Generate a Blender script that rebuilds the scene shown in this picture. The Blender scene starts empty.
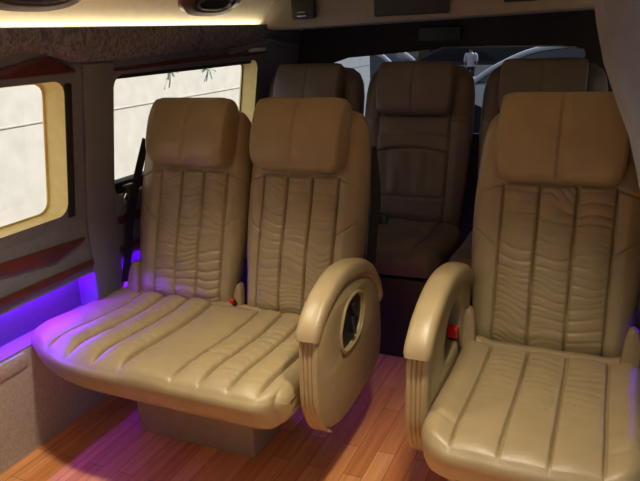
import bpy, math, random
import numpy as np
from mathutils import Vector, Matrix, noise
from mathutils.geometry import tessellate_polygon
random.seed(4)
scn = bpy.context.scene
COL = scn.collection
PI = math.pi

# ------------------------------------------------------------------ materials
def new_mat(name):
    m = bpy.data.materials.new(name); m.use_nodes = True
    nt = m.node_tree
    for n in list(nt.nodes): nt.nodes.remove(n)
    out = nt.nodes.new('ShaderNodeOutputMaterial')
    b = nt.nodes.new('ShaderNodeBsdfPrincipled')
    nt.links.new(b.outputs[0], out.inputs[0])
    return m, nt, b, out

def mat(name, col, rough=.6, metal=0, var=.12, scale=30, bump=0, bscale=200, spec=.5, coat=0):
    m, nt, b, out = new_mat(name)
    tc = nt.nodes.new('ShaderNodeTexCoord')
    nz = nt.nodes.new('ShaderNodeTexNoise'); nz.inputs['Scale'].default_value = scale; nz.inputs['Detail'].default_value = 4
    nt.links.new(tc.outputs['Object'], nz.inputs['Vector'])
    rp = nt.nodes.new('ShaderNodeValToRGB')
    rp.color_ramp.elements[0].position = .3; rp.color_ramp.elements[1].position = .7
    rp.color_ramp.elements[0].color = [c*(1-var) for c in col] + [1]
    rp.color_ramp.elements[1].color = [min(1, c*(1+var)) for c in col] + [1]
    nt.links.new(nz.outputs['Fac'], rp.inputs[0]); nt.links.new(rp.outputs[0], b.inputs['Base Color'])
    b.inputs['Roughness'].default_value = rough; b.inputs['Metallic'].default_value = metal
    b.inputs['Specular IOR Level'].default_value = spec
    b.inputs['Coat Weight'].default_value = coat
    if bump:
        n2 = nt.nodes.new('ShaderNodeTexNoise'); n2.inputs['Scale'].default_value = bscale; n2.inputs['Detail'].default_value = 3
        nt.links.new(tc.outputs['Object'], n2.inputs['Vector'])
        bp = nt.nodes.new('ShaderNodeBump'); bp.inputs['Strength'].default_value = bump; bp.inputs['Distance'].default_value = .002
        nt.links.new(n2.outputs['Fac'], bp.inputs['Height']); nt.links.new(bp.outputs[0], b.inputs['Normal'])
    return m

def emit(name, col, strength):
    m, nt, b, out = new_mat(name)
    nt.nodes.remove(b)
    e = nt.nodes.new('ShaderNodeEmission'); e.inputs[0].default_value = list(col) + [1]; e.inputs[1].default_value = strength
    nt.links.new(e.outputs[0], out.inputs[0])
    return m

def glass(name, tint, gloss=.06):
    m, nt, b, out = new_mat(name)
    nt.nodes.remove(b)
    t = nt.nodes.new('ShaderNodeBsdfTransparent'); t.inputs[0].default_value = list(tint) + [1]
    g = nt.nodes.new('ShaderNodeBsdfGlossy'); g.inputs['Roughness'].default_value = .02
    mx = nt.nodes.new('ShaderNodeMixShader'); mx.inputs[0].default_value = gloss
    nt.links.new(t.outputs[0], mx.inputs[1]); nt.links.new(g.outputs[0], mx.inputs[2]); nt.links.new(mx.outputs[0], out.inputs[0])
    return m

def wood_floor():
    m, nt, b, out = new_mat('laminate')
    tc = nt.nodes.new('ShaderNodeTexCoord')
    mp = nt.nodes.new('ShaderNodeMapping'); mp.inputs['Rotation'].default_value = (0, 0, PI/2)
    nt.links.new(tc.outputs['Object'], mp.inputs[0])
    br = nt.nodes.new('ShaderNodeTexBrick')
    br.inputs['Color1'].default_value = (.66, .26, .085, 1); br.inputs['Color2'].default_value = (.84, .41, .17, 1)
    br.inputs['Mortar'].default_value = (.34, .11, .035, 1)
    br.inputs['Scale'].default_value = 1; br.inputs['Mortar Size'].default_value = .0012; br.inputs['Bias'].default_value = 0
    br.inputs['Brick Width'].default_value = .42; br.inputs['Row Height'].default_value = .066
    br.offset = .37
    nt.links.new(mp.outputs[0], br.inputs[0])
    m2 = nt.nodes.new('ShaderNodeMapping'); m2.inputs['Scale'].default_value = (60, 2.5, 1)
    nt.links.new(tc.outputs['Object'], m2.inputs[0])
    nz = nt.nodes.new('ShaderNodeTexNoise'); nz.inputs['Scale'].default_value = 1; nz.inputs['Detail'].default_value = 6; nz.inputs['Distortion'].default_value = .6
    nt.links.new(m2.outputs[0], nz.inputs[0])
    rp = nt.nodes.new('ShaderNodeValToRGB')
    rp.color_ramp.elements[0].position = .3; rp.color_ramp.elements[0].color = (.78, .74, .70, 1)
    rp.color_ramp.elements[1].position = .7; rp.color_ramp.elements[1].color = (1.15, 1.1, 1.05, 1)
    nt.links.new(nz.outputs[0], rp.inputs[0])
    mx = nt.nodes.new('ShaderNodeMixRGB'); mx.blend_type = 'MULTIPLY'; mx.inputs[0].default_value = 1
    nt.links.new(br.outputs[0], mx.inputs[1]); nt.links.new(rp.outputs[0], mx.inputs[2])
    nt.links.new(mx.outputs[0], b.inputs['Base Color'])
    b.inputs['Roughness'].default_value = .32
    return m

def fabric_pattern():
    m, nt, b, out = new_mat('valance_fabric')
    tc = nt.nodes.new('ShaderNodeTexCoord')
    mp = nt.nodes.new('ShaderNodeMapping'); mp.inputs['Scale'].default_value = (1, 1, .5)
    nt.links.new(tc.outputs['Object'], mp.inputs[0])
    v = nt.nodes.new('ShaderNodeTexNoise'); v.inputs['Scale'].default_value = 55; v.inputs['Detail'].default_value = 3; v.inputs['Distortion'].default_value = 1.6
    nt.links.new(mp.outputs[0], v.inputs['Vector'])
    rp = nt.nodes.new('ShaderNodeValToRGB')
    rp.color_ramp.elements[0].position = .38; rp.color_ramp.elements[0].color = (.09, .085, .10, 1)
    rp.color_ramp.elements[1].position = .62; rp.color_ramp.elements[1].color = (.22, .205, .23, 1)
    nt.links.new(v.outputs['Fac'], rp.inputs[0]); nt.links.new(rp.outputs[0], b.inputs['Base Color'])
    b.inputs['Roughness'].default_value = .9
    return m

M = dict(
    leather=mat('cream_leather', (.315, .238, .128), .37, var=.07, scale=14, bump=.28, bscale=420, spec=.5),
    leather_dark=mat('taupe_leather', (.27, .19, .10), .45, var=.08, scale=14, bump=.25, bscale=420, spec=.4),
    plastic=mat('cream_plastic', (.335, .258, .135), .45, var=.05),
    rear_leather_shaded=mat('shaded_brown_leather', (.14, .115, .10), .42, var=.07, scale=14, bump=.25, bscale=420, spec=.4),  # darker brown than the front seats, the back row's shade put into the colour
    base=mat('seat_base_vinyl', (.38, .29, .18), .55, var=.08),
    black=mat('black_plastic', (.012, .012, .014), .4),
    rubber=mat('black_rubber', (.01, .01, .01), .6),
    belt=mat('black_webbing', (.012, .012, .016), .7, bump=.3, bscale=500),
    red=mat('red_plastic', (.75, .015, .02), .35),
    chrome=mat('chrome', (.7, .7, .7), .15, metal=1, var=.02),
    wall=mat('wall_vinyl', (.15, .155, .18), .75, var=.08, bump=.3, bscale=350),
    carpet=mat('wall_carpet', (.50, .45, .39), .95, var=.15, scale=90, bump=.5, bscale=500),
    niche=mat('niche_vinyl', (.20, .17, .24), .6, var=.05),
    seal_grey=mat('grey_seal', (.30, .34, .42), .35),
    trimgrey=mat('grey_trim', (.14, .145, .165), .55, var=.06),
    cove=mat('cove_vinyl', (.87, .76, .52), .6, var=.03),
    bulk=mat('beige_vinyl', (.29, .245, .20), .65, var=.05),
    dark=mat('dark_headliner', (.035, .032, .04), .8, var=.1),
    inlay=mat('burgundy_wood', (.085, .014, .012), .3, var=.35, scale=12, coat=.4),
    brown=mat('brown_bezel', (.10, .045, .02), .35, var=.2),
    reveal=mat('yellow_reveal', (.86, .70, .29), .6, var=.05),
    floor=wood_floor(), fabric=fabric_pattern(),
    concrete=mat('concrete_wall', (.74, .72, .68), .9, var=.07, scale=9, bump=.3, bscale=60),
    joint=mat('joint', (.50, .49, .47), .9),
    asphalt=mat('asphalt', (.045, .045, .048), .9),
    leaf=mat('leaf', (.04, .17, .05), .5, var=.4, scale=20),
    whitepaint=mat('white_paint', (.75, .77, .8), .25, var=.02, coat=.5),
    darkpaint=mat('dark_paint', (.02, .022, .03), .25, var=.02, coat=.5),
    carglass=mat('car_glass', (.015, .018, .025), .06, var=.02),
    tyre=mat('tyre', (.012, .012, .012), .8),
    orange=mat('orange_paint', (.75, .22, .03), .5),
    greybuild=mat('grey_building', (.022, .025, .032), .9, var=.1, scale=.5),
    shirt=mat('white_shirt', (.8, .76, .78), .8), skin=mat('skin', (.45, .25, .17), .5), trousers=mat('dark_trousers', (.02, .02, .03), .8),
    hair=mat('black_hair', (.01, .01, .01), .5),
    glass=glass('window_glass', (.93, .94, .93)), tint=glass('tinted_glass', (.30, .35, .45)),
    led=emit('purple_led', (.14, .0003, 1.0), 230), led_dim=emit('purple_led_dim', (.10, .0003, 1.0), 20),
    cove_led=emit('warm_led', (1.0, .89, .64), 13),
    dome=emit('dome_glow', (1.0, .84, .55), 42),
    lens=emit('added_lamp_lens', (1.0, .82, .5), 6),
)

# ------------------------------------------------------------------ object helpers
def link(name, me, material=None, parent=None):
    o = bpy.data.objects.new(name, me); COL.objects.link(o)
    if material is not None and me is not None and not me.materials: me.materials.append(material)
    if parent: o.parent = parent
    return o

def mesh(name, verts, faces, material, parent=None, smooth=False, sharp=None):
    me = bpy.data.meshes.new(name)
    me.from_pydata([tuple(v) for v in verts], [], faces)
    me.validate()
    import bmesh
    bm = bmesh.new(); bm.from_mesh(me)
    bmesh.ops.recalc_face_normals(bm, faces=bm.faces)
    bm.to_mesh(me); bm.free()
    if smooth:
        me.polygons.foreach_set('use_smooth', [True]*len(me.polygons))
        if sharp: me.set_sharp_from_angle(angle=math.radians(sharp))
    return link(name, me, material, parent)

def empty(name, loc, label=None, cat=None, group=None):
    o = bpy.data.objects.new(name, None); COL.objects.link(o); o.location = loc
    o.empty_display_size = .1
    if label: tag(o, label, cat, group)
    return o

def tag(o, label, cat, group=None, kind=None):
    o['label'] = label; o['category'] = cat
    if group: o['group'] = group
    if kind: o['kind'] = kind
    return o

def struct(o):
    o['kind'] = 'structure'; return o

class MB:
    """collects vertices and faces of one mesh"""
    def __init__(s): s.v = []; s.f = []
    def add(s, v, f):
        b = len(s.v); s.v += [tuple(p) for p in v]; s.f += [tuple(i+b for i in q) for q in f]; return s
    def box(s, x0, x1, y0, y1, z0, z1, bev=0, rot=None):
        b = min(bev, (x1-x0)*.45, (y1-y0)*.45, (z1-z0)*.45)
        if b <= 0:
            v = [(x, y, z) for x in (x0, x1) for y in (y0, y1) for z in (z0, z1)]
            f = [(0,1,3,2),(4,6,7,5),(0,4,5,1),(2,3,7,6),(0,2,6,4),(1,5,7,3)]
            return s.add(v, f)
        # rounded box by stacked rounded rectangles
        rings = []
        for k in range(7):
            a = k/6*PI
        def ring(ins, z):
            pts = []
            r = max(b-ins*0, 1e-4)
            for (cx, cy, a0) in ((x1-b, y1-b, 0), (x0+b, y1-b, PI/2), (x0+b, y0+b, PI), (x1-b, y0+b, 1.5*PI)):
                for i in range(5):
                    a = a0 + i/4*PI/2
                    pts.append((cx+(b-ins)*math.cos(a), cy+(b-ins)*math.sin(a), z))
            return pts
        for i in range(5):
            a = i/4*PI/2; rings.append(ring(b*(1-math.sin(a)), z0+b*(1-math.cos(a))))
        for i in range(5):
            a = PI/2-i/4*PI/2; rings.append(ring(b*(1-math.sin(a)), z1-b*(1-math.cos(a))))
        return s.loft(rings)
    def loft(s, rings, cap=True, closed=True):
        n = len(rings[0]); v = [p for r in rings for p in r]; f = []
        for j in range(len(rings)-1):
            for i in range(n if closed else n-1):
                k = (i+1) % n
                f.append((j*n+i, j*n+k, (j+1)*n+k, (j+1)*n+i))
        if cap:
            f.append(tuple(range(n-1, -1, -1))); f.append(tuple(range((len(rings)-1)*n, len(rings)*n)))
        return s.add(v, f)
    def tube(s, path, r, n=10, sx=1, sz=1):
        """round tube through the points; r number or list"""
        path = [Vector(p) for p in path]; rings = []
        up = Vector((0, 0, 1))
        for i, p in enumerate(path):
            t = (path[min(i+1, len(path)-1)]-path[max(i-1, 0)]).normalized()
            a = t.cross(up)
            if a.length < 1e-3: a = t.cross(Vector((1, 0, 0)))
            a.normalize(); c = a.cross(t)
            rr = r[i] if isinstance(r, (list, tuple)) else r
            rings.append([p + a*rr*sx*math.cos(2*PI*k/n) + c*rr*sz*math.sin(2*PI*k/n) for k in range(n)])
        return s.loft(rings)
    def poly(s, pts, d0, d1, mapf, bev=0, holes=()):
        """2D outline extruded from depth d0 to d1 by mapf(u, v, d), bevelled rim on both sides"""
        loops = [list(pts)] + [list(h) for h in holes]
        def area(l): return sum(l[i][0]*l[(i+1) % len(l)][1]-l[(i+1) % len(l)][0]*l[i][1] for i in range(len(l)))/2
        if area(loops[0]) < 0: loops[0].reverse()
        for h in loops[1:]:
            if area(h) > 0: h.reverse()
        def inset(l, d):
            out = []; n = len(l)
            for i in range(n):
                a = Vector(l[i])-Vector(l[i-1]); b = Vector(l[(i+1) % n])-Vector(l[i])
                na = Vector((-a.y, a.x)).normalized(); nb = Vector((-b.y, b.x)).normalized()
                q = (na+nb)
                if q.length < 1e-6: q = na
                q.normalize(); k = max(.5, q.dot(na))
                out.append((l[i][0]+q.x*d/k, l[i][1]+q.y*d/k))
            return out
        sg = 1 if d1 > d0 else -1
        if bev: levels = [(d0, bev), (d0+sg*bev*.3, bev*.3), (d0+sg*bev, 0), (d1-sg*bev, 0), (d1-sg*bev*.3, bev*.3), (d1, bev)]
        else: levels = [(d0, 0), (d1, 0)]
        for l in loops:
            rings = [[mapf(u, v, d) for u, v in (inset(l, ins) if ins else l)] for d, ins in levels]
            s.loft(rings, cap=False)
        for d, ins in (levels[0], levels[-1]):
            ls = [inset(l, ins) if ins else l for l in loops]
            flat = [p for l in ls for p in l]
            tri = tessellate_polygon([[Vector((u, v, 0)) for u, v in l] for l in ls])
            s.add([mapf(u, v, d) for u, v in flat], [tuple(t) for t in tri])
        return s
    def build(s, name, material, parent=None, smooth=True, sharp=35):
        import bmesh
        me = bpy.data.meshes.new(name); me.from_pydata(s.v, [], s.f)
        bm = bmesh.new(); bm.from_mesh(me)
        bmesh.ops.remove_doubles(bm, verts=bm.verts, dist=1e-5)
        bmesh.ops.recalc_face_normals(bm, faces=bm.faces); bm.to_mesh(me); bm.free()
        if smooth:
            me.polygons.foreach_set('use_smooth', [True]*len(me.polygons)); me.set_sharp_from_angle(angle=math.radians(sharp))
        return link(name, me, material, parent)

def rrect(u0, u1, v0, v1, r, n=7):
    pts = []
    for (cx, cy, a0) in ((u1-r, v1-r, 0), (u0+r, v1-r, PI/2), (u0+r, v0+r, PI), (u1-r, v0+r, 1.5*PI)):
        for i in range(n):
            a = a0+i/(n-1)*PI/2; pts.append((cx+r*math.cos(a), cy+r*math.sin(a)))
    return pts

def interp(x, tab):
    xs = [a for a, _ in tab]; ys = [b for _, b in tab]
    # monotone-ish smooth interpolation
    if x <= xs[0]: return ys[0]
    if x >= xs[-1]: return ys[-1]
    for i in range(len(xs)-1):
        if x <= xs[i+1]:
            t = (x-xs[i])/(xs[i+1]-xs[i])
            p0 = ys[max(i-1, 0)]; p1 = ys[i]; p2 = ys[i+1]; p3 = ys[min(i+2, len(ys)-1)]
            m1 = (p2-p0)/2; m2 = (p3-p1)/2
            return (2*t**3-3*t*t+1)*p1+(t**3-2*t*t+t)*m1+(-2*t**3+3*t*t)*p2+(t**3-t*t)*m2

def spline(pts, n):
    """Catmull-Rom through 2D/3D points, n samples evenly by arc length"""
    P = [np.array(p, float) for p in pts]; out = []
    for i in range(len(P)-1):
        p0 = P[max(i-1, 0)]; p1 = P[i]; p2 = P[i+1]; p3 = P[min(i+2, len(P)-1)]
        for k in range(24):
            t = k/24
            out.append(.5*((2*p1)+(-p0+p2)*t+(2*p0-5*p1+4*p2-p3)*t*t+(-p0+3*p1-3*p2+p3)*t**3))
    out.append(P[-1]); out = np.array(out)
    d = np.concatenate([[0], np.cumsum(np.linalg.norm(np.diff(out, axis=0), axis=1))])
    s = np.linspace(0, d[-1], n)
    return np.stack([np.interp(s, d, out[:, k]) for k in range(out.shape[1])], 1)

def gro(d, w): return math.exp(-(d/w)**2)
def sstep(a, b, x):
    t = min(1, max(0, (x-a)/(b-a))); return t*t*(3-2*t)

# ------------------------------------------------------------------ seat upholstery
def wrinkles(X, T, i, amp, k=50, seed=0):
    n1 = noise.noise(Vector((X*9+i*5.3+seed, T*5, seed)))
    n2 = noise.noise(Vector((X*3+i*9.1, T*11+seed, 4.2)))
    p = T*k+3.0*n1+i*1.9+2.0*n2+X*9*math.sin(i*2.3+seed)
    c1 = 1-abs(math.sin(p)); c2 = 1-abs(math.sin(p*1.73+3*n1+i))
    return -amp*(.85*c1**2*max(0, .45+1.7*n2)+.6*c2**2.5*max(0, .35-1.6*n2))

def flute_disp(X, T, seams, T0, T1, puff, groove, gw, wr, k, seed, edge=.012):
    """vertical channels between the seams, gathered into little transverse folds"""
    d = 0
    m = sstep(T0-.004, T0+.012, T)*(1-sstep(T1-edge, T1+.004, T))
    for s in seams: d -= groove*gro(X-s, gw)*m
    for i in range(len(seams)-1):
        a, b = seams[i], seams[i+1]
        if a < X < b:
            u = (X-(a+b)/2)/((b-a)/2)
            q = max(0, 1-u*u)
            d += m*(puff*q**.6 + wrinkles(X, T, i, wr, k, seed)*(.35+.65*abs(u))*(1-abs(u)**8))
    return d

def backrest_mesh(name, hw, H, seams, style='flute', wr=.006, seed=0, nx=210, nt=230, par=1.0):
    wt = [(0, .90), (.11, .925), (.23, .975), (.35, 1.0), (.46, 1.0), (.58, .975), (.66, .945), (.71, .89), (.74, .79), (.755, .60)]
    wr_ = [(0, .92), (.2, .96), (.4, 1.0), (.62, .99), (.69, .95), (.73, .88), (.755, .76)]
    rows = []
    Hk = H/.755
    for j in range(nt):
        q = j/(nt-1); T = H*(1-(1-q)**1.25) if False else H*q
        Tn = T/Hk
        w = hw*interp(Tn, wt if style == 'flute' else wr_)
        top = 1-.75*sstep(.66, .755, Tn)**1.6
        bot = .55+.45*sstep(-.03, .05, T)
        ring = []
        for i in range(nx):
            t = -1+2*i/(nx-1)
            X = w*math.sin(t*PI/2)
            r = abs(X)/w
            E = max(0, 1-r**4.2)**.42
            sb = (seams[-1]-seams[0])/2; A = abs(X-(seams[-1]+seams[0])/2)
            d = .012*sstep(sb, sb+(hw-sb)*.45, A)           # bolster stands a little proud
            if style == 'flute':
                d += flute_disp(X, T, seams, -.1, .51, .007, .012, .0036, wr, 88, seed)
                if A > sb:
                    e = A-sb
                    d -= .006*gro(T-(.505-.02*e/.06), .004) + .006*gro(T-(.30+.75*e), .004)*sstep(sb, sb+.01, A)
                    n = noise.noise(Vector((X*14, T*9, seed+3)))
                    d += .003*n
                # lumbar shape
                d += .012*math.exp(-((T-.2)/.14)**2)*(1-r**2)
            else:
                m = sstep(-.02, .01, T)
                for s in (-sb, sb): d -= .010*gro(X-s, .006)
                if A < sb:
                    arch = .022*(1-(X/sb)**2)
                    d -= .009*gro(T-.125, .005)+.009*gro(T-(.335+arch), .005)+.006*gro(T-(.415+arch), .005)+.009*gro(T-.515, .006)
                    if .125 < T < .345:
                        d += .008*noise.noise(Vector((X*26, T*5, 1.5)))*sstep(.125, .17, T)
                    if .345+arch < T < .42+arch: d += .006
                else:
                    d -= .007*gro(T-.50, .005)
            N = -.05*1+(.05*top*bot+.018*bot+d*top)*E
            ring.append((X, T, N))
        nb = 44
        for i in range(1, nb):
            t = 1-2*i/nb
            X = w*math.sin(t*PI/2); r = abs(X)/w
            E = max(0, 1-r**4)**.42
            ring.append((X, T, -.05-.075*top*E*(.8+.2*bot)))
        rows.append(ring)
    mb = MB(); 
    # soft top: two extra shrinking rings
    last = rows[-1]; cx = 0; cn = sum(p[2] for p in last)/len(last)
    for sc, dt in ((.8, .006), (.45, .010), (.12, .012)):
        rows.append([(p[0]*sc, last[0][1]+dt, cn+(p[2]-cn)*sc) for p in last])
    mb.loft(rows)
    return mb

def headrest_mesh(hw, Tc, a, b, Nc, nx=90, ns=72, seam=0.0, seed=0, double=True):
    rings = []
    r = .048
    xs = []
    for i in range(nx):
        t = -1+2*i/(nx-1); xs.append(hw*math.sin(t*PI/2)*.5+hw*t*.5)
    for X in xs:
        e = max(0, (abs(X)-(hw-r))/r)
        k_ = 1-math.sqrt(max(0, 1-e*e)); sc = 1-.16*k_
        sc += .020*gro(abs(X)-(hw-.011), .0045)
        ring = []
        for k in range(ns):
            th = 2*PI*k/ns
            c, s = math.cos(th), math.sin(th)
            n = 3.1
            T = a*math.copysign(abs(s)**(2/n), s); N = b*math.copysign(abs(c)**(2/n), c)
            if N > 0: N *= 1+.22*(-T/a)+.10*(1-(T/a)**2)
            g = 0
            if c > -.3:
                g = -.006*gro(X-seam, .0045)
                if double: g += -.003*gro(X-seam-.012, .003)
                g += .0025*noise.noise(Vector((X*11, T*11, seed)))
            ring.append((X, Tc+T*(sc if T > 0 else sc-.20*k_), Nc+(N+g)*sc))
        rings.append(ring)
    # close ends with a shrinking ring
    for side in (0, -1):
        ring = rings[side]; x = ring[0][0]+(-.004 if side == 0 else .004)
        cap = [(x, Tc+(p[1]-Tc)*.7, Nc+(p[2]-Nc)*.7) for p in ring]
        if side == 0: rings.insert(0, cap)
        else: rings.append(cap)
    return MB().loft(rings)

def place_back(mb, x0, y0, z0, lean, yaw=0):
    L = math.radians(lean); out = []
    for X, T, N in mb.v:
        out.append((x0+X, y0+T*math.sin(L)-N*math.cos(L), z0+T*math.cos(L)+N*math.sin(L)))
    mb.v = out
    return mb

def cushion_mesh(hw, prof, disp, drop, r=.05, nx=220, npf=150):
    """upholstered seat: profile (S forward, Z) lofted over X with rounded ends; disp(X,S,onTop) along the normal"""
    P = spline(prof+[prof[0]], npf+1)[:-1]
    d = np.roll(P, -1, 0)-np.roll(P, 1, 0)
    nrm = np.stack([d[:, 1], -d[:, 0]], 1); nrm /= np.linalg.norm(nrm, axis=1)[:, None]
    F = P[:, 0].max(); Zt = P[:, 1].max(); Zb = P[:, 1].min()
    rings = []
    for i in range(nx):
        t = -1+2*i/(nx-1); X = hw*(.45*math.sin(t*PI/2)+.55*t)
        e = min(1, max(0, (abs(X)-(hw-r))/r))
        ins = r*(1-math.sqrt(max(0, 1-e*e)))
        dr = drop(X)
        ring = []
        for k in range(len(P)):
            S, Z = P[k]; n = nrm[k]
            top = sstep(.05, .5, n[1])
            g = disp(X, S, F)*top
            s2 = S + n[0]*(-ins) ; z2 = Z + n[1]*(g-ins)
            s2 -= dr*sstep(.05, F, S)
            ring.append((X, s2, z2))
        rings.append(ring)
    return MB().loft(rings)

def place_cushion(mb, x0, y0, z0=0):
    mb.v = [(x0+X, y0-S, z0+Z) for X, S, Z in mb.v]; return mb

PROF = [(0, .325), (-.004, .40), (.012, .440), (.06, .447), (.2, .440), (.36, .447), (.49, .456), (.57, .452), (.602, .438), (.614, .415), (.607, .385), (.590, .350), (.552, .334), (.40, .328), (.2, .325)]
PROF = PROF[::-1]   # orientation so that the normal points outwards

# ------------------------------------------------------------------ armrest (side wing)
def armrest(parent, xi, xo, dy=0, dz=0, fy=1.0):
    """side wing between xi (seat side) and xo (aisle side)"""
    xa, xb = min(xi, xo), max(xi, xo)
    ctr = [(1.50, .320), (1.56, .288), (1.68, .268), (1.86, .275), (2.0, .30), (2.055, .365), (2.06, .47), (2.035, .585), (1.95, .655), (1.83, .69), (1.68, .70), (1.56, .675), (1.485, .62), (1.452, .55), (1.445, .45), (1.462, .375), (1.50, .320)]
    prof = [(a+dy, b+dz) for a, b in spline(ctr, 90)[:-1]]
    hole = [(a+dy, b+dz) for a, b in spline([(1.645, .565), (1.69, .625), (1.77, .645), (1.85, .62), (1.86, .565), (1.81, .505), (1.71, .490), (1.655, .51), (1.645, .565)], 40)[:-1]]
    mp = lambda u, v, d: (d, u, v)
    body = MB().poly(prof, xa+.008, xb-.006, mp, bev=.008, holes=[hole]).build('armrest', M['plastic'], parent)
    HC = (1.752, .567)
    # dark pocket with the recline lever
    big = [((a-HC[0]-dy)*.97+HC[0]+dy, (b-HC[1]-dz)*.97+HC[1]+dz) for a, b in hole]
    MB().poly(big, xo-(.017 if xo > xi else -.017), xo-(.013 if xo > xi else -.013), mp).build('lever_pocket', M['black'], body)
    rim_o = [((a-HC[0]-dy)*1.10+HC[0]+dy, (b-HC[1]-dz)*1.12+HC[1]+dz) for a, b in hole]
    xs = xo+(.002 if xo > xi else -.002)
    MB().poly(rim_o, xo-(.008 if xo > xi else -.008), xs, mp, bev=.003, holes=[hole]).build('pocket_rim', M['plastic'], body)
    lv = MB().tube([(xo-(.008 if xo > xi else -.008), 1.76+dy, .52+dz), (xo-(.004 if xo > xi else -.004), 1.775+dy, .575+dz), (xo-(.001 if xo > xi else -.001), 1.755+dy, .62+dz)], [.014, .012, .008], 10)
    lv.build('recline_lever', M['black'], body)
    # padded top, a swollen sleeve along the upper edge
    path = spline([(1.450, .612), (1.470, .640), (1.535, .685), (1.66, .722), (1.80, .715), (1.93, .675), (2.02, .60), (2.052, .52)], 60)
    xm = (xa+xb)/2; hwid = (xb-xa)/2+.006
    rings = []
    for i, (y, z) in enumerate(path):
        a = path[min(i+1, 59)]-path[max(i-1, 0)]; a = a/np.linalg.norm(a); n = np.array([-a[1], a[0]])
        q = i/59
        th = .030*(.85+.15*math.sin(q*PI))*(1-.45*sstep(.65, 1, q))
        en = 1-.12*math.exp(-(q/.012)**2)-.3*sstep(.97, 1, q)
        ring = []
        for k in range(28):
            t = 2*PI*k/28; c, s = math.cos(t), math.sin(t)
            u = math.copysign(abs(c)**.62, c)*hwid*en; w = math.copysign(abs(s)**.72, s)*th*en
            w += .0012*noise.noise(Vector((y*30, z*30, k*.3)))
            ring.append((xm+u, y+dy+n[0]*(w+.004), z+dz+n[1]*(w+.004)))
        rings.append(ring)
    MB().loft(rings).build('armrest_pad', M['leather'], body, sharp=60)
    # ribbed front strip
    path = spline([(1.455, .620), (1.444, .54), (1.440, .44), (1.452, .385), (1.486, .325), (1.53, .294)], 46)
    rings = []; hw2 = (xb-xa)/2-.002
    sec = []
    for k in range(33):
        u = -1+2*k/32
        h = .009*(1-abs(u)**6)
        for s in (-.42, .0, .42): h -= .0045*gro(u-s, .07)
        sec.append((u*hw2, h))
    sec += [(hw2, -.012), (-hw2, -.012)]
    for i, (y, z) in enumerate(path):
        a = path[min(i+1, 45)]-path[max(i-1, 0)]; a = a/np.linalg.norm(a); n = np.array([a[1], -a[0]])
        rings.append([(xm+u, y+dy+n[0]*h, z+dz+n[1]*h) for u, h in sec])
    # n must point forward (towards -y)
    if (path[1]-path[0])[1] < 0:
        rings = [[(xm+u, y+dy-abs(1)*h*abs(nn[0])*1.0, z+dz-h*nn[1]*1.0) for u, h in sec] for (y, z), nn in
                 [(path[i], (lambda a: np.array([a[1], -a[0]])/np.linalg.norm(a)*np.sign(-a[1] if abs(a[1]) > 1e-9 else 1))(path[min(i+1, 45)]-path[max(i-1, 0)])) for i in range(46)]]
    MB().loft(rings).build('armrest_front_strip', M['plastic'], body, sharp=60)
    if fy != 1:
        for o in [body]+list(body.children_recursive):
            for v in o.data.vertices: v.co.y = 1.44+dy+(v.co.y-1.44-dy)*fy
    return body

def hinge_cover(parent, x, y, z, h=.12, w=.05, m=1):
    pts = spline([(-.5*w, -h*.5), (.5*w, -h*.5), (.5*w, -h*.1), (.36*w, h*.3), (.1*w, h*.5), (-.3*w, h*.42), (-.5*w, 0), (-.5*w, -h*.5)], 30)[:-1]
    return MB().poly([(x+a*m, z+b) for a, b in pts], y-.018, y+.02, lambda u, v, d: (u, d+(v-z)*.3, v), bev=.009).build('hinge_cover', M['leather_dark'], parent)

def buckle(parent, x, y, z, tilt=.35, s=1.0):
    """black stalk with a red release button"""
    mb = MB().box(-.014*s, .014*s, -.009*s, .009*s, -.03*s, .05*s, .006*s)
    R = Matrix.Translation((x, y, z)) @ Matrix.Rotation(tilt, 4, 'X')
    mb.v = [tuple(R @ Vector(p)) for p in mb.v]
    b = mb.build('buckle', M['black'], parent)
    mb = MB().box(-.0125*s, .0125*s, -.013*s, .004*s, .022*s, .0545*s, .003*s)
    mb.v = [tuple(R @ Vector(p)) for p in mb.v]
    mb.build('release_button', M['red'], b)
    return b

# ------------------------------------------------------------------ the double seat by the window
LEAN = 17
def settle(root):
    for ch in root.children_recursive:
        ch.data.transform(Matrix.Translation(-Vector(root.location)))

dbl = empty('double_seat', (-1.30, 1.8, 0), 'cream leather double seat beside the left side windows with one curved armrest', 'seat')
LS = [-1.655, -1.545, -1.430, -1.318]; RS = [-1.128, -1.030, -.932, -.836]
BC = -1.304; BHW = .537
def bench_disp(X, S, F):
    x = X+BC; d = 0
    q = S/F
    conv = lambda s, c: s+(c-s)*.06*(1-q)
    l = [conv(s, -1.48) for s in LS]; r = [conv(s, -.99) for s in RS]
    d += flute_disp(x, S, l, .055, F-.008, .018, .016, .006, .006, 70, 3, .09)
    d += flute_disp(x, S, r, .055, F-.008, .014, .014, .0055, .009, 75, 8, .09)
    d -= .010*gro(S-.05, .006)
    if l[-1] < x < r[0]:
        u = (x-(l[-1]+r[0])/2)/((r[0]-l[-1])/2); d += .010*(1-u*u)**.5*sstep(.05, .09, S)+.002*noise.noise(Vector((x*9, S*9, 2)))
    if x < l[0]: d += .008*math.sin(min(1, (l[0]-x)/.14)*PI)
    if x > r[-1]: d += .004*sstep(r[-1], r[-1]+.03, x)
    d += .0015*noise.noise(Vector((x*16, S*16, 5)))
    d -= .005*gro(S-(F-.012), .003)
    return d
def bench_drop(X):
    x = X+BC; d = 0
    if x < -1.38: d += .13*(((-1.38-x)/.43))**2.3
    if x > -.86: e = min(1, (x+.86)/.063); d += .05*(1-math.sqrt(max(0, 1-e*e)))*.8
    return d
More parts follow.
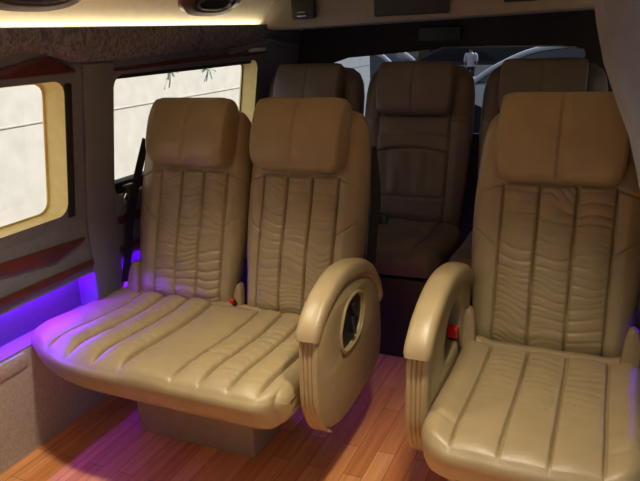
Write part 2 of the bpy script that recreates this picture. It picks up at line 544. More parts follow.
place_cushion(cushion_mesh(BHW, PROF, bench_disp, bench_drop, nx=420, npf=200), BC, 1.945).build('seat_cushion', M['leather'], dbl, sharp=80)
# under-cushion frame and floor box
MB().box(-1.76, -.84, 1.50, 1.93, .296, .328, .008).build('seat_frame', M['base'], dbl)
mb = MB(); 
def taper_box(mb, x0, x1, y0, y1, z0, z1, t):
    rings = []
    for z, k in ((z0, 0), (z1, t)):
        rings.append(rrect(x0-k, x1+k, y0-k, y1+k, .012, 4))
        rings[-1] = [(a, b, z) for a, b in rings[-1]]
    return mb.loft(rings)
taper_box(mb, -1.539, -1.045, 1.643, 1.92, 0.001, .298, .006).build('seat_base', M['base'], dbl)
for cx, hwd, hx, sd in ((-1.486, .243, .030, 1), (-.998, .232, -.004, 5)):
    sm = [-.148+hx, -.050+hx, .048+hx, .146+hx]
    b = place_back(backrest_mesh('backrest', hwd, .755, sm, wr=.011 if sd == 1 else .0065, seed=sd), cx, 1.905, .43, LEAN).build('backrest', M['leather'], dbl, sharp=80)
    place_back(headrest_mesh(.170, .648, .130, .062, .045, seed=sd), cx+hx, 1.905, .43, LEAN).build('headrest', M['leather'], b, sharp=80)
    if sd == 1: buckle(dbl, -1.238, 1.905, .448, .6, .7)
hinge_cover(dbl, -1.705, 1.915, .495, .13, .055); hinge_cover(dbl, -1.232, 1.93, .48, .08, .035)
armrest(dbl, -.748, -.688, dz=-.02, fy=.89)
settle(dbl)

# ------------------------------------------------------------------ the single captain's seat
CX = -.135
cap = empty('captain_seat', (CX, 1.7, 0), 'single cream leather armchair seat nearest the camera on the right', 'seat')
CS = [-.168, -.057, .054, .166]
def cap_disp(X, S, F):
    d = 0; q = S/F
    seams = [s*(1+.02*q)+(-.0)*q for s in CS]
    d += flute_disp(X, S, seams, .058, F-.012, .007, .011, .0038, .008*(1-sstep(.34, .46, S)), 95, 21, .06)
    d -= .010*gro(S-.055, .006)
    A = abs(X)
    if A > seams[-1]:
        d += .012*sstep(seams[-1], seams[-1]+.05, A)
        e = A-seams[-1]
        d -= .004*gro(S-(F-.085-.5*e*0-.02), .003)*sstep(.005, .02, e) + .003*gro(S-(F-.093-.02), .002)*sstep(.005, .02, e)
    d += .0016*noise.noise(Vector((X*16, S*16, 9)))
    d -= .005*gro(S-(F-.012), .003)
    return d
def cap_drop(X):
    e = min(1, max(0, (abs(X)-.16)/.11)); return .012*(X/.26)**2+.10*(1-math.sqrt(max(0, 1-e*e)))
place_cushion(cushion_mesh(.264, [(a*1.05, b) for a, b in PROF], cap_disp, cap_drop, nx=330, npf=170), CX+.012, 1.945).build('seat_cushion', M['leather'], cap, sharp=80)
MB().box(CX-.23, CX+.23, 1.50, 1.93, .296, .328, .008).build('seat_frame', M['base'], cap)
taper_box(MB(), CX-.20, CX+.20, 1.50, 1.92, 0.001, .298, .005).build('seat_base', M['base'], cap)
b = place_back(backrest_mesh('backrest', .262, .755, [-.166, -.056, .054, .164], wr=.009, seed=12), CX-.003, 1.935, .435, LEAN).build('backrest', M['leather'], cap, sharp=80)
place_back(headrest_mesh(.183, .648, .138, .064, .045, seed=12), CX-.006, 1.935, .435, LEAN).build('headrest', M['leather'], b, sharp=80)
hinge_cover(cap, CX-.236, 1.905, .49); hinge_cover(cap, CX+.236, 1.905, .49, m=-1)
buckle(cap, CX-.262, 1.82, .475, .35, 1.25)
armrest(cap, -.378, -.440, dz=-.018)
settle(cap)

# ------------------------------------------------------------------ rear bench of three seats
RZ = .075
def rear_disp(X, S, F):
    d = -.010*gro(X, .008)*sstep(.05, .12, S)*0
    A = abs(X)
    d += .012*(1-(A/.27)**2)
    for s in (-.165, .165): d -= .008*gro(X-s, .007)
    d += .010*noise.noise(Vector((X*9+4, S*5, 3)))
    return d
rear_root = empty('rear_seat', (-.88, 2.7, 0))
place_cushion(cushion_mesh(.272, [(a*.80, b+RZ-.005) for a, b in PROF], rear_disp, lambda X: .02*(X/.27)**4, nx=110, npf=100), -.88, 2.93).build('seat_cushion', M['rear_leather_shaded'], rear_root, sharp=80)
b = place_back(backrest_mesh('backrest', .270, .755, [-.176, .176], style='rear', seed=30, nx=110, nt=150), -.88, 2.92, .51, 16).build('backrest', M['rear_leather_shaded'], rear_root, sharp=80)
place_back(headrest_mesh(.178, .637, .128, .05, .035, seed=30, double=False), -.88, 2.92, .51, 16).build('headrest', M['rear_leather_shaded'], b, sharp=80)
taper_box(MB(), -1.10, -.66, 2.52, 2.90, .001, .375, .0).build('seat_base', M['black'], rear_root)
settle(rear_root)
def copy_tree(o, parent=None):
    c = o.copy(); COL.objects.link(c)
    if parent: c.parent = parent
    for ch in list(o.children): copy_tree(ch, c)
    return c
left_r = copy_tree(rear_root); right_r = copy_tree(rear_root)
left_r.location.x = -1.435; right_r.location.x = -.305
tag(rear_root, 'middle rear leather seat, seen through the gap between the front seats', 'seat', 'rear row of leather seats')
tag(left_r, 'rear leather seat behind the double seat, at the left end of the back row', 'seat', 'rear row of leather seats')
tag(right_r, 'rear leather seat behind the single armchair seat, at the right end of the back row', 'seat', 'rear row of leather seats')

# ------------------------------------------------------------------ seat belts
def ribbon(path, w, wdir, th=.0025):
    P = spline(path, 40); wd = np.array(wdir, float); wd /= np.linalg.norm(wd)
    mb = MB(); rings = []
    for i in range(40):
        t = P[min(i+1, 39)]-P[max(i-1, 0)]; t /= np.linalg.norm(t)
        n = np.cross(t, wd); n /= np.linalg.norm(n); w2 = np.cross(n, t)
        rings.append([tuple(P[i]+w2*w/2*a+n*th/2*c) for a, c in ((-1, -1), (1, -1), (1, 1), (-1, 1))])
    return mb.loft(rings)
sb = empty('seat_belt', (-1.755, 1.98, .45), 'black seat belt between the left wall and the double seat', 'seat belt', 'seat belts')
ribbon([(-1.735, 2.12, 1.02), (-1.752, 2.05, .86), (-1.758, 1.985, .70), (-1.762, 1.955, .58), (-1.765, 1.92, .47)], .045, (0, 1, -.2)).build('strap', M['belt'], sb)
MB().box(-1.765, -1.735, 1.975, 2.03, .80, .86, .008).build('belt_guide', M['black'], sb)
MB().tube([(-1.745, 1.98, .83), (-1.72, 1.93, .815), (-1.71, 1.92, .80)], .005, 8).build('belt_tongue', M['chrome'], sb)
settle(sb)
sb = empty('seat_belt', (-.73, 2.2, .4), 'black seat belt hanging behind the aisle side of the double seat', 'seat belt', 'seat belts')
ribbon([(-.80, 2.22, 1.0), (-.785, 2.20, .93), (-.765, 2.16, .82), (-.765, 2.12, .70), (-.768, 2.09, .55), (-.77, 2.07, .42)], .034, (1, .6, 0)).build('strap', M['belt'], sb)
MB().box(-.752, -.718, 2.13, 2.16, .735, .775, .008).build('belt_tongue', M['black'], sb)
settle(sb)

# ------------------------------------------------------------------ the van's shell
Y0, Y1 = -.5, 3.5
MIR = -1.655                      # right side x = MIR - left side x
def wallx(z):
    return interp_lin(z, [(0, -1.825), (.40, -1.80), (.585, -1.785), (.77, -1.783), (1.30, -1.695), (1.36, -1.685), (1.47, -1.655)])
def interp_lin(x, tab):
    for (a, p), (b, q) in zip(tab, tab[1:]):
        if x <= b: return p+(q-p)*(x-a)/(b-a)
    return tab[-1][1]
def side(mir): return (lambda x: MIR-x) if mir else (lambda x: x)

def strip_wall(mb, pts, ya, yb, f):
    v = [(f(x), y, z) for x, z in pts for y in (ya, yb)]
    mb.add(v, [(2*i, 2*i+1, 2*i+3, 2*i+2) for i in range(len(pts)-1)])
def band(mb, ya, yb, z0, z1, holes, f, off=0):
    outer = [(ya, z0), (yb, z0), (yb, z1), (ya, z1)]
    ls = [outer]+holes
    tri = tessellate_polygon([[Vector((a, b, 0)) for a, b in l] for l in ls])
    flat = [p for l in ls for p in l]
    mb.add([(f(wallx(b)+off), a, b) for a, b in flat], [tuple(t) for t in tri])

W1 = rrect(.62, 1.69, .815, 1.285, .045); W2 = rrect(1.935, 3.02, .815, 1.285, .05)
def side_wall(name, ya, yb, holes, mir):
    f = side(mir); mb = MB()
    strip_wall(mb, [(-1.80, .40), (-1.80, .405)], ya, yb, f); strip_wall(mb, [(-1.875, .583), (-1.795, .588), (-1.795, .562), (-1.785, .562), (-1.783, .77)], ya, yb, f)
    band(mb, ya, yb, .77, 1.30, holes, f)
    strip_wall(mb, [(-1.695, 1.30), (-1.685, 1.36), (-1.665, 1.455)], ya, yb, f)
    return struct(mb.build(name, M['wall'], smooth=False))
side_wall('wall_left', Y0, Y1, [W1, W2], False)
W4 = rrect(2.75, 3.35, .815, 1.285, .05)
side_wall('wall_right', 1.36, Y1, [W4], True)
for nm, ya, mir in (('trim_15', Y0, False), ('trim_16', 1.36, True)):      # pale niche panel behind the purple light
    mb = MB(); strip_wall(mb, [(-1.80, .405), (-1.875, .412), (-1.875, .583)], ya, Y1, side(mir))
    struct(mb.build(nm, M['niche'], smooth=False))
for nm, ya, mir in (('baseboard_left', Y0, False), ('baseboard_right', 1.36, True)):
    f = side(mir); mb = MB()
    strip_wall(mb, [(-1.825, 0), (-1.80, .40)], ya, Y1, f)
    struct(mb.build(nm, M['carpet'], smooth=False))

def window(name, hole, f, depth, glassmat, seal='rubber'):
    """deep cream reveal, rubber seal and pane of one side window"""
    mb = MB(); n = len(hole)
    r0 = [(f(wallx(b)+.002), a, b) for a, b in hole]; r1 = [(f(wallx(b)-depth), a, b) for a, b in hole]
    mb.loft([r0, r1], cap=False)
    o = struct(mb.build(name, M['reveal'], sharp=50))
    cy = sum(a for a, b in hole)/n; cz = sum(b for a, b in hole)/n
    g = MB(); out = [(cy+(a-cy)*1.01, cz+(b-cz)*1.01) for a, b in hole]
    tri = tessellate_polygon([[Vector((a, b, 0)) for a, b in out]])
    g.add([(f(wallx(b)-depth+.006), a, b) for a, b in out], [tuple(t) for t in tri])
    g.build('window_pane', glassmat, o, smooth=False)
    inner = [(a-math.copysign(.008, a-cy), b-math.copysign(.008, b-cz)) for a, b in hole]
    MB().loft([[(f(wallx(b)-depth+.012), a, b) for a, b in hole], [(f(wallx(b)-depth+.012), a, b) for a, b in inner]], cap=False).build('window_seal', M[seal], o, smooth=False)
    return o
w1 = window('window_1', W1, side(False), .10, M['glass'], 'reveal')
w2 = window('window_2', W2, side(False), .095, M['glass'])
window('window_3', W4, side(True), .06, M['glass'])
# black rubber along the rear edge of window 1 and the sill of window 2
MB().poly(rrect(1.690, 1.722, .80, 1.275, .008, 4), .0, .006, lambda u, v, d: (wallx(v)+d, u, v), bev=.002).build('window_channel', M['rubber'], w1)
MB().poly(rrect(1.95, 3.0, .815, .862, .008, 4), -.09, -.03, lambda u, v, d: (wallx(v)+d, u, v), bev=.002).build('sill_channel', M['rubber'], w2)

MB().poly(rrect(1.97, 2.99, 1.268, 1.284, .006, 4), -.09, -.02, lambda u, v, d: (wallx(v)+d, u, v), bev=.002).build('head_channel', M['rubber'], w2)
# pillar cladding between the side windows
def pillar(name, ya, yb, mir=False):
    f = side(mir)
    pts = [(-1.795, .40), (-1.772, .46), (-1.768, .60), (-1.765, .77), (-1.683, 1.28), (-1.676, 1.33)]
    rings = []
    for x, z in pts:
        rings.append([(f(x-.10), ya, z), (f(x-.006), ya, z), (f(x), ya+.012, z), (f(x), yb-.012, z), (f(x-.006), yb, z), (f(x-.10), yb, z)])
    return struct(MB().loft(rings).build(name, M['trimgrey'], sharp=50))
pillar('trim_1', 1.775, 1.925)

# burgundy wood inlays, flat panels let into the wall trim
def inlay(name, pts, off, mir=False):
    f = side(mir)
    return struct(MB().poly(pts, -.002, .006, lambda u, v, d: (f(wallx(v)+off+d), u, v), bev=.003).build(name, M['inlay'], sharp=30))
inlay('trim_2', [(1.10, 1.335), (1.44, 1.338), (1.58, 1.362), (1.635, 1.362), (1.74, 1.318), (1.74, 1.308), (1.44, 1.306), (1.10, 1.306)], .004)
inlay('trim_3', [(1.93, 1.308), (3.02, 1.345), (3.10, 1.318), (3.02, 1.310), (1.94, 1.298)], .004)
inlay('trim_4', [(1.05, .735), (1.38, .733), (1.752, .711), (1.752, .700), (1.60, .662), (1.37, .690), (1.05, .70)], .004)
inlay('trim_5', [(.2, .635), (1.78, .617), (1.79, .590), (.2, .588)], .006)
inlay('trim_6', [(1.94, .735), (2.35, .735), (2.35, .70), (1.95, .705)], .004)
inlay('trim_7', [(1.93, .617), (2.8, .617), (2.8, .588), (1.93, .590)], .006)

# patterned fabric valance under the cove light
def valance(name, low, ya, yb, mir):
    f = side(mir); rings = []
    for y in np.linspace(ya, yb, 90):
        zl = interp_lin(y, low)
        wob = .004*math.sin(y*23)+.003*math.sin(y*41+1)
        ring = [(f(-1.69), y, zl), (f(-1.668+wob*.3), y, zl-.004), (f(-1.652+wob), y, zl+.012), (f(-1.630+wob), y, (zl+1.44)/2), (f(-1.622), y, 1.430), (f(-1.628), y, 1.452), (f(-1.636), y, 1.452), (f(-1.65), y, 1.425), (f(-1.69), y, 1.42)]
        rings.append(ring)
    return MB().loft(rings)
low = [(-.5, 1.36), (1.35, 1.362), (1.56, 1.388), (1.72, 1.345), (1.92, 1.343), (2.4, 1.352), (3.05, 1.362), (3.3, 1.36)]
struct(valance('valance', low, Y0, 3.02, False).build('trim_8', M['fabric'], sharp=60))
struct(valance('valance', [(0, 1.36), (4, 1.36)], 1.60, 3.02, True).build('trim_9', M['fabric'], sharp=60))
# raised grey moulding where the rear pillar meets the header
struct(MB().tube([(-1.672, 2.70, 1.337), (-1.668, 2.98, 1.362), (-1.664, 3.10, 1.375), (-1.66, 3.22, 1.352), (-1.67, 3.42, 1.34)], .014, 8).build('trim_10', M['trimgrey']))

# floor, ceiling, header
mb = MB(); mb.box(-1.83, .18, Y0, Y1, -.03, 0)
struct(mb.build('floor', M['floor'], smooth=False))
mb = MB()
strip_wall(mb, [(-1.668, 1.455), (-1.60, 1.53), (-1.50, 1.625), (-1.40, 1.68), (-1.30, 1.70), (MIR+1.30, 1.70), (MIR+1.40, 1.68), (MIR+1.50, 1.625), (MIR+1.60, 1.53), (MIR+1.668, 1.455)], Y0, Y1, side(False))
struct(mb.build('ceiling', M['cove'], sharp=60))
# header that closes the ceiling above the back row
zl, zr = 1.424, 1.452
x0, x1 = -1.625, -.085
mb = MB()
face = [(x0, zl+.006), (x0+.03, zl), (x1-.03, zr), (x1, zr+.006), (x1+.0, 1.50), (x1-.05, 1.60), (x1-.12, 1.69), (x0+.16, 1.69), (x0+.055, 1.60), (x0, 1.49)]
mb.poly(face, 3.0, Y1-.002, lambda u, v, d: (u, d, v), bev=.014)
struct(mb.build('trim_11', M['bulk'], sharp=40))
# back wall with the rear window
RW = [(-1.50, .85), (-.16, .85), (-.15, 1.27), (-.20, 1.295), (-.5, 1.305), (-.85, 1.300), (-.90, 1.300), (-1.40, 1.268), (-1.50, 1.24)]
mb = MB()
ls = [[(-1.83, 0), (.18, 0), (.20, .6), (.08, 1.30), (0, 1.50), (-.3, 1.70), (-1.35, 1.70), (-1.64, 1.5), (-1.72, 1.30), (-1.86, .6)], RW]
mb.poly(ls[0], Y1, Y1+.05, lambda u, v, d: (u, d, v), holes=[RW])
wb = struct(mb.build('wall_back', M['dark'], smooth=False))
mb = MB(); tri = tessellate_polygon([[Vector((a, b, 0)) for a, b in RW]])
mb.add([(a, Y1+.03, b) for a, b in RW], [tuple(t) for t in tri])
w5 = struct(mb.build('window_4', M['tint'], smooth=False))
# black seal around the rear glass
inn = [(-.83+(a+.83)*.985, 1.1+(b-1.1)*.97) for a, b in RW]
struct(MB().poly(RW, Y1+.01, Y1-.008, lambda u, v, d: (u, d, v), holes=[inn]).build('trim_12', M['dark'], smooth=False))
struct(MB().tube([(-1.026, 3.478, 1.229), (-.854, 3.478, 1.302), (-.56, 3.478, 1.300), (-.276, 3.478, 1.295), (-.166, 3.478, 1.272)], .004, 8).build('trim_17', M['seal_grey']))
# dark panel on the rear header
struct(MB().poly(rrect(-.98, -.76, 1.335, 1.41, .01), Y1-.001, Y1-.03, lambda u, v, d: (u, d, v), bev=.004).build('trim_13', M['black']))
# front of the cabin, behind the camera: low partition with the windscreen above
mb = MB()
WS = rrect(-1.5, -.15, .85, 1.5, .08)
mb.poly([(-1.83, 0), (.18, 0), (.13, .6), (.05, 1.30), (0, 1.50), (-.3, 1.70), (-1.35, 1.70), (-1.64, 1.5), (-1.72, 1.30), (-1.80, .6)], Y0-.03, Y0, lambda u, v, d: (u, d, v), holes=[WS])
struct(mb.build('wall_front', M['trimgrey'], smooth=False))

# ------------------------------------------------------------------ lamps
def strip_lamp(name, pts, w, h, m, label, cat, group=None):
    """LED tape along y"""
    mb = MB()
    for (x, z, ya, yb) in pts: mb.box(x-w/2, x+w/2, ya, yb, z-h/2, z+h/2)
    o = mb.build(name, m, smooth=False); return tag(o, label, cat, group)
strip_lamp('led_strip', [(-1.655, 1.438, Y0, 3.0)], .012, .006, M['cove_led'], 'warm white light strip along the top of the left fabric valance', 'light strip', 'warm cove lights')
strip_lamp('led_strip', [(MIR+1.655, 1.438, 1.60, 3.0)], .012, .006, M['cove_led'], 'warm white light strip along the top of the right fabric valance', 'light strip', 'warm cove lights')
strip_lamp('led_strip', [(-1.866, .577, 1.22, 1.76)], .012, .006, M['led'], 'purple light strip under the lower wood trim, left wall before the pillar', 'light strip', 'purple light strips')
strip_lamp('led_strip', [(-1.866, .577, 1.94, 3.2)], .012, .006, M['led'], 'purple light strip on the left wall behind the pillar, beside the seat belt', 'light strip', 'purple light strips')
strip_lamp('led_strip', [(MIR+1.866, .577, 1.95, 3.2)], .012, .006, M['led_dim'], 'purple light strip low on the right wall beside the single seat', 'light strip', 'purple light strips')

def cove_pod(y, label, up=0):
    """brown bowl-shaped lamp housing with a chrome ring on the sloped cove"""
    e = empty('reading_lamp', (-1.55, y, 1.55), label, 'lamp', 'brown lamps on the cove')
    T = Matrix.Translation((-1.572+up*.9, y, 1.557+up)) @ Matrix.Rotation(math.radians(-43), 4, 'Y')
    def oval(a, b, h, n=40): return [tuple(T @ Vector((math.sin(2*PI*k/n)*b, math.copysign(abs(math.cos(2*PI*k/n))**.75, math.cos(2*PI*k/n))*a, 0)) + (T.to_3x3() @ Vector((0, 0, -h)))) for k in range(n)]
    body = MB().loft([oval(.215, .088, -.004), oval(.215, .088, .01), oval(.20, .078, .022), oval(.155, .055, .026), oval(.145, .048, .012)]).build('lamp_housing', M['brown'], e)
    MB().loft([oval(.130, .038, .018), oval(.130, .038, .032), oval(.115, .029, .034), oval(.110, .026, .020)]).build('chrome_ring', M['chrome'], e)
    MB().loft([oval(.108, .025, .016), oval(.108, .025, .026)]).build('lens', M['black'], e)
    settle(e)
cove_pod(2.44, 'brown lamp with a chrome ring above the double seat window')
cove_pod(1.50, 'brown lamp on the cove at the top left corner above the nearer window', .008)
# two unseen round downlights, added in the ceiling to brighten the cushions
def downlight(x, y, watts, label):
    e = empty('added_ceiling_lamp', (x, y, 1.70), label, 'lamp', 'added ceiling downlights')
    def disc(r, z, n=32): return [(x+r*math.cos(2*PI*k/n), y+r*math.sin(2*PI*k/n), z) for k in range(n)]
    MB().loft([disc(.075, 1.699), disc(.075, 1.688), disc(.06, 1.684), disc(.052, 1.692)]).build('lamp_ring', M['chrome'], e)
    MB().loft([disc(.05, 1.696), disc(.05, 1.690)]).build('lens', M['lens'], e)
    settle(e)
    l = bpy.data.lights.new('added_fill_beam', 'SPOT'); l.energy = watts; l.color = (1.0, .88, .66)
    l.spot_size = math.radians(90); l.spot_blend = .85; l.shadow_soft_size = .05
    o = bpy.data.objects.new('added_fill_beam', l); COL.objects.link(o); o.location = (x, y, 1.675); 
downlight(-1.15, 1.24, 62, 'unseen ceiling downlight added to light the front edge of the double seat')
downlight(-.30, 1.24, 62, 'unseen ceiling downlight added to light the front edge of the single seat')
# dark downlight and screens on the header
e = empty('spot_lamp', (-1.405, 3.0, 1.48), 'small black lamp on the left end of the beige header', 'lamp')
MB().box(-1.467, -1.347, 2.965, 3.0, 1.468, 1.60, .01).build('lamp_housing', M['black'], e)
MB().box(-1.435, -1.385, 2.958, 2.967, 1.478, 1.486, .003).build('lamp_trim', M['chrome'], e)
MB().box(-1.43, -1.39, 2.956, 2.967, 1.497, 1.501, .0015).build('lamp_trim', M['chrome'], e)
settle(e)
o = MB().box(-1.054, -.705, 2.985, 3.003, 1.462, 1.60, .006); o = o.build('screen', M['black'])
tag(o, 'wide black screen panel let into the beige rear header', 'screen')
o = MB().box(-.475, -.335, 2.985, 3.003, 1.492, 1.58, .006).build('vent', M['black'])
tag(o, 'small black vent panel on the rear header, right of the wide screen', 'vent')
o = MB().poly(rrect(2.90, 3.06, 1.325, 1.345, .006, 4), .008, .022, lambda u, v, d: (wallx(v)+d, u, v), bev=.004).build('switch_plate', M['whitepaint'])
tag(o, 'small bright switch plate at the rear end of the upper wood inlay', 'switch')
# small chrome hook on the rear right pillar
# vent cap low on the left wall
o = MB().poly(rrect(1.02, 1.43, .335, .395, .028, 8), -.003, .007, lambda u, v, d: (wallx(v)+d, u, v), bev=.004).build('service_cap', M['carpet'])
tag(o, 'low rounded service cover on the left wall below the purple light', 'cover')

# right front pillar that curves into the roof
pts = [(.165, 0), (.15, .45), (.12, .85), (.055, 1.15), (-.005, 1.30), (-.032, 1.40), (-.045, 1.47), (-.10, 1.57), (-.20, 1.65), (-.32, 1.695)]
rings = []
for (x, z) in spline(pts, 26):
    rings.append([(x+.06, 1.36, z), (x, 1.365, z), (x-.018, 1.40, z), (x-.018, 1.55, z), (x, 1.62, z), (x+.06, 1.63, z)])
struct(MB().loft(rings).build('trim_14', M['trimgrey'], sharp=50))

# ------------------------------------------------------------------ outside
GZ = -.80
o = MB().box(-40, 40, -20, 70, GZ-.1, GZ).build('ground', M['asphalt'], smooth=False); struct(o); o.name = 'floor_outside'
mb = MB().box(-3.6, -3.25, -6, 9, GZ, 2.3)
o = mb.build('concrete_wall', M['concrete'], smooth=False); tag(o, 'pale concrete wall outside the left side windows', 'wall')
for k, z in enumerate((.05, .945)):
    MB().box(-3.252, -3.247, -6, 9, z, z+.007).build('wall_joint', M['joint'], o, smooth=False)
def ivy(c, n, s, label):
    mb = MB()
    for i in range(n):
        p = Vector(c)+Vector((random.uniform(0, .05), random.gauss(0, s), random.gauss(0, s*.7)))
        a = random.uniform(0, 2*PI); l = random.uniform(.022, .038)
        R = Matrix.Rotation(a, 4, 'X') @ Matrix.Rotation(random.uniform(-.6, .6), 4, 'Z')
        q = [(.004, l*.4, l*.3), (0, l, 0), (.004, l*.4, -l*.3)]
        mb.add([tuple(c)]+[tuple(p+R @ Vector(v)) for v in q], [(0, 1, 2, 3)])
    return tag(mb.build('ivy_sprig', M['leaf'], smooth=False), label, 'plant', 'ivy on the outside wall')
ivy((-3.252, 4.37, 1.17), 9, .03, 'left sprig of ivy hanging on the concrete wall outside the window')
ivy((-3.252, 4.91, 1.15), 11, .045, 'right sprig of ivy hanging on the concrete wall outside the window')

def car(name, loc, rz, paint, label, L=4.2, Wd=1.75, Hh=1.5):
    e = empty(name, loc, label, 'car', 'cars parked behind the van')
    prof = spline([(-2.1, .35), (-2.08, .75), (-1.95, .92), (-1.25, 1.0), (-.5, 1.02), (.9, 1.02), (1.75, .98), (2.05, .85), (2.1, .4)], 40)
    rings = []
    for y in np.linspace(-1, 1, 13):
        k = 1-.06*abs(y)**4; h = Wd/2
        rings.append([(x*k, y*h, .28+(z-.28)*(1-.10*abs(y)**6)) for x, z in prof]+[(2.0, y*h, .25), (-2.0, y*h, .25)])
    body = MB().loft(rings).build('car_body', paint, e, sharp=50)
    cab = spline([(-1.28, .98), (-.95, 1.2), (-.45, 1.42), (.1, Hh), (.8, Hh-.02), (1.35, 1.36), (1.75, .98)], 30)
    rings = []
    for y in np.linspace(-1, 1, 9):
        rings.append([(x, y*(Wd/2-.06-.20*(z-.98)/.5), z) for x, z in cab])
    MB().loft(rings).build('car_glass', M['carglass'], body, sharp=50)
    roof = [p for p in cab if p[1] > Hh-.10]
    rings = [[(x, y*(Wd/2-.24), z+.012) for x, z in roof]+[(x, y*(Wd/2-.24), z-.02) for x, z in roof[::-1]] for y in (-1, -.5, .5, 1)]
    MB().loft(rings).build('car_roof', paint, body, sharp=50)
    for sy in (-1, 1):
        MB().tube([(x, sy*(Wd/2-.05-.20*(z-.98)/.5), z) for x, z in cab], .045, 8).build('roof_pillar', paint, body)
        for x in (-1.3, 1.3):
            MB().tube([(x, sy*(Wd/2-.2), .32), (x, sy*(Wd/2+.005), .32)], .32, 24).build('wheel', M['tyre'], e)
    e.rotation_euler.z = rz
    return e
for args in (((-6.6, 15.5, GZ), .0, M['whitepaint'], 'white car outside, seen between the left and middle rear headrests'),
             ((-1.05, 14.0, GZ), .0, M['whitepaint'], 'white car outside with its curved roof line right of the middle rear headrest'),
             ((2.6, 19.0, GZ), .1, M['darkpaint'], 'dark car parked outside behind the right rear headrest')):
    car('car', *args).scale = (1.2, 1.2, 1.2)
o = MB().tube([(-7.0, 18.5, GZ), (-7.0, 18.5, 1.05)], .10, 14).build('orange_post', M['orange'])
tag(o, 'orange post standing outside beyond the rear window', 'post')
o = MB().box(-30, 25, 45, 50, GZ, 7).build('grey_building', M['greybuild'], smooth=False); tag(o, 'dark grey building across the yard behind the van', 'building')

def person(loc, label):
    e = empty('person', loc, label, 'person')
    # one continuous body grown from a skeleton
    J = dict(pelvis=(0, 0, .95), waist=(0, 0, 1.10), chest=(0, 0, 1.32), neck=(0, 0, 1.48), head=(0, -.01, 1.60), crown=(0, 0, 1.70),
             shl=(-.18, 0, 1.42), ell=(-.24, .02, 1.14), wrl=(-.24, -.06, .90), hal=(-.235, -.08, .80), shr=(.18, 0, 1.42), elr=(.24, .02, 1.14), wrr=(.24, -.06, .90), har=(.235, -.08, .80),
             hil=(-.09, 0, .92), knl=(-.10, -.02, .50), anl=(-.11, .02, .08), tol=(-.12, -.14, .03), hir=(.09, 0, .92), knr=(.10, -.02, .50), anr=(.11, .02, .08), tor=(.12, -.14, .03))
    R = dict(pelvis=.13, waist=.115, chest=.135, neck=.055, head=.09, crown=.06, shl=.06, ell=.042, wrl=.03, hal=.03, shr=.06, elr=.042, wrr=.03, har=.03, hil=.085, knl=.06, anl=.04, tol=.035, hir=.085, knr=.06, anr=.04, tor=.035)
    E_ = [('pelvis', 'waist'), ('waist', 'chest'), ('chest', 'neck'), ('neck', 'head'), ('head', 'crown'), ('chest', 'shl'), ('shl', 'ell'), ('ell', 'wrl'), ('wrl', 'hal'), ('chest', 'shr'), ('shr', 'elr'), ('elr', 'wrr'), ('wrr', 'har'),
          ('pelvis', 'hil'), ('hil', 'knl'), ('knl', 'anl'), ('anl', 'tol'), ('pelvis', 'hir'), ('hir', 'knr'), ('knr', 'anr'), ('anr', 'tor')]
    ks = list(J)
    me = bpy.data.meshes.new('body'); me.from_pydata([J[k] for k in ks], [(ks.index(a), ks.index(b)) for a, b in E_], [])
    o = link('body', me, M['skin'], e)
    sk = o.modifiers.new('skin', 'SKIN'); 
    for i, k in enumerate(ks): me.skin_vertices[0].data[i].radius = (R[k], R[k]*.85)
    me.skin_vertices[0].data[0].use_root = True
    ss = o.modifiers.new('sub', 'SUBSURF'); ss.levels = ss.render_levels = 2
    # shirt and trousers as sleeves around the body
    def oval(z, a, b, n=20): return [(a*math.cos(2*PI*k/n), b*math.sin(2*PI*k/n), z) for k in range(n)]
    sh = MB().loft([oval(.93, .165, .135), oval(1.1, .155, .125), oval(1.3, .185, .14), oval(1.42, .19, .12), oval(1.49, .075, .075)])
    for s in (-1, 1): sh.tube([(s*.14, 0, 1.43), (s*.20, 0, 1.38), (s*.245, .02, 1.14)], [.075, .075, .06], 12)
    sh.build('shirt', M['shirt'], e)
    tr = MB().loft([oval(.82, .17, .14), oval(.97, .16, .13)])
    for s in (-1, 1): tr.tube([(s*.085, 0, .93), (s*.10, -.02, .5), (s*.11, .02, .06)], [.10, .075, .06], 12)
    tr.build('trousers', M['trousers'], e)
    hr = MB().loft([oval(1.60, .098, .098), oval(1.68, .095, .095), oval(1.73, .06, .06), oval(1.74, .02, .02)]); hr.v = [(x, y+.02, z) for x, y, z in hr.v]
    hr.build('hair', M['hair'], e)
    return e
person((-5.68, 28, GZ-.3), 'person in a white shirt and dark trousers standing in the yard behind the van')

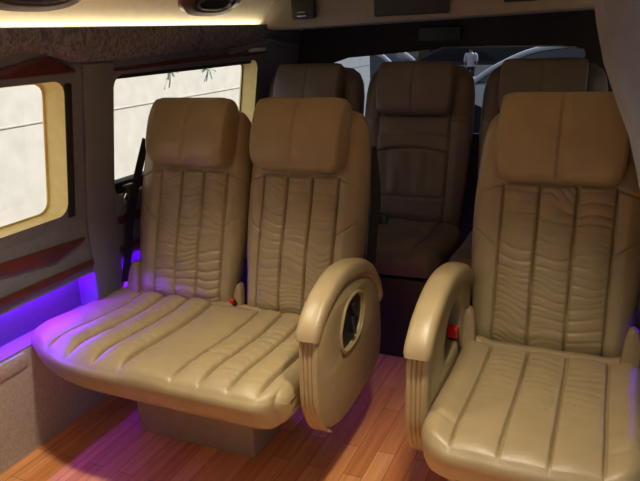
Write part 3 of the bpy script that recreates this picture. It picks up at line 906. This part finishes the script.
# ------------------------------------------------------------------ light
w = bpy.data.worlds.new('sky'); scn.world = w; w.use_nodes = True
nt = w.node_tree
bg = nt.nodes['Background']
sky = nt.nodes.new('ShaderNodeTexSky'); sky.sky_type = 'NISHITA'; sky.sun_disc = False
sky.sun_elevation = math.radians(50); sky.sun_rotation = math.radians(200); sky.air_density = 1; sky.dust_density = 4
hs = nt.nodes.new('ShaderNodeHueSaturation'); hs.inputs['Saturation'].default_value = .35
nt.links.new(sky.outputs[0], hs.inputs['Color']); nt.links.new(hs.outputs[0], bg.inputs[0])
bg.inputs[1].default_value = .065
sl = bpy.data.lights.new('sun', 'SUN'); sl.energy = 9; sl.angle = .01; sl.color = (1, .95, .86)
so = bpy.data.objects.new('sun', sl); COL.objects.link(so)
so.rotation_euler = Vector((-.38, -.45, -.8)).to_track_quat('-Z', 'Y').to_euler()

# ------------------------------------------------------------------ camera
cam = bpy.data.cameras.new('camera'); co = bpy.data.objects.new('camera', cam); COL.objects.link(co)
F = 650.0; roll = math.radians(2.5)
cam.sensor_fit = 'HORIZONTAL'; cam.sensor_width = 36; cam.lens = 36*F/640; cam.clip_start = .02; cam.clip_end = 300
x, y = 625-320, 240.5-20
vx = x*math.cos(-roll)-y*math.sin(-roll); vy = x*math.sin(-roll)+y*math.cos(-roll)
p = math.atan(vy/F); yaw = math.atan(vx/F*math.cos(p))
fw = Vector((-math.sin(yaw)*math.cos(p), math.cos(yaw)*math.cos(p), -math.sin(p)))
rt = Vector((math.cos(yaw), math.sin(yaw), 0)); up = rt.cross(fw)
rt, up = math.cos(roll)*rt-math.sin(roll)*up, math.sin(roll)*rt+math.cos(roll)*up
mw = Matrix(((rt.x, up.x, -fw.x, 0), (rt.y, up.y, -fw.y, 0), (rt.z, up.z, -fw.z, 1.40), (0, 0, 0, 1)))
co.matrix_world = mw
scn.camera = co
vs = scn.view_settings
vs.view_transform = 'Standard'; vs.look = 'None'; vs.gamma = 1; vs.use_curve_mapping = False; vs.exposure = 0
scn.cycles.use_denoising = True
scn.cycles.max_bounces = 8; scn.cycles.transparent_max_bounces = 12
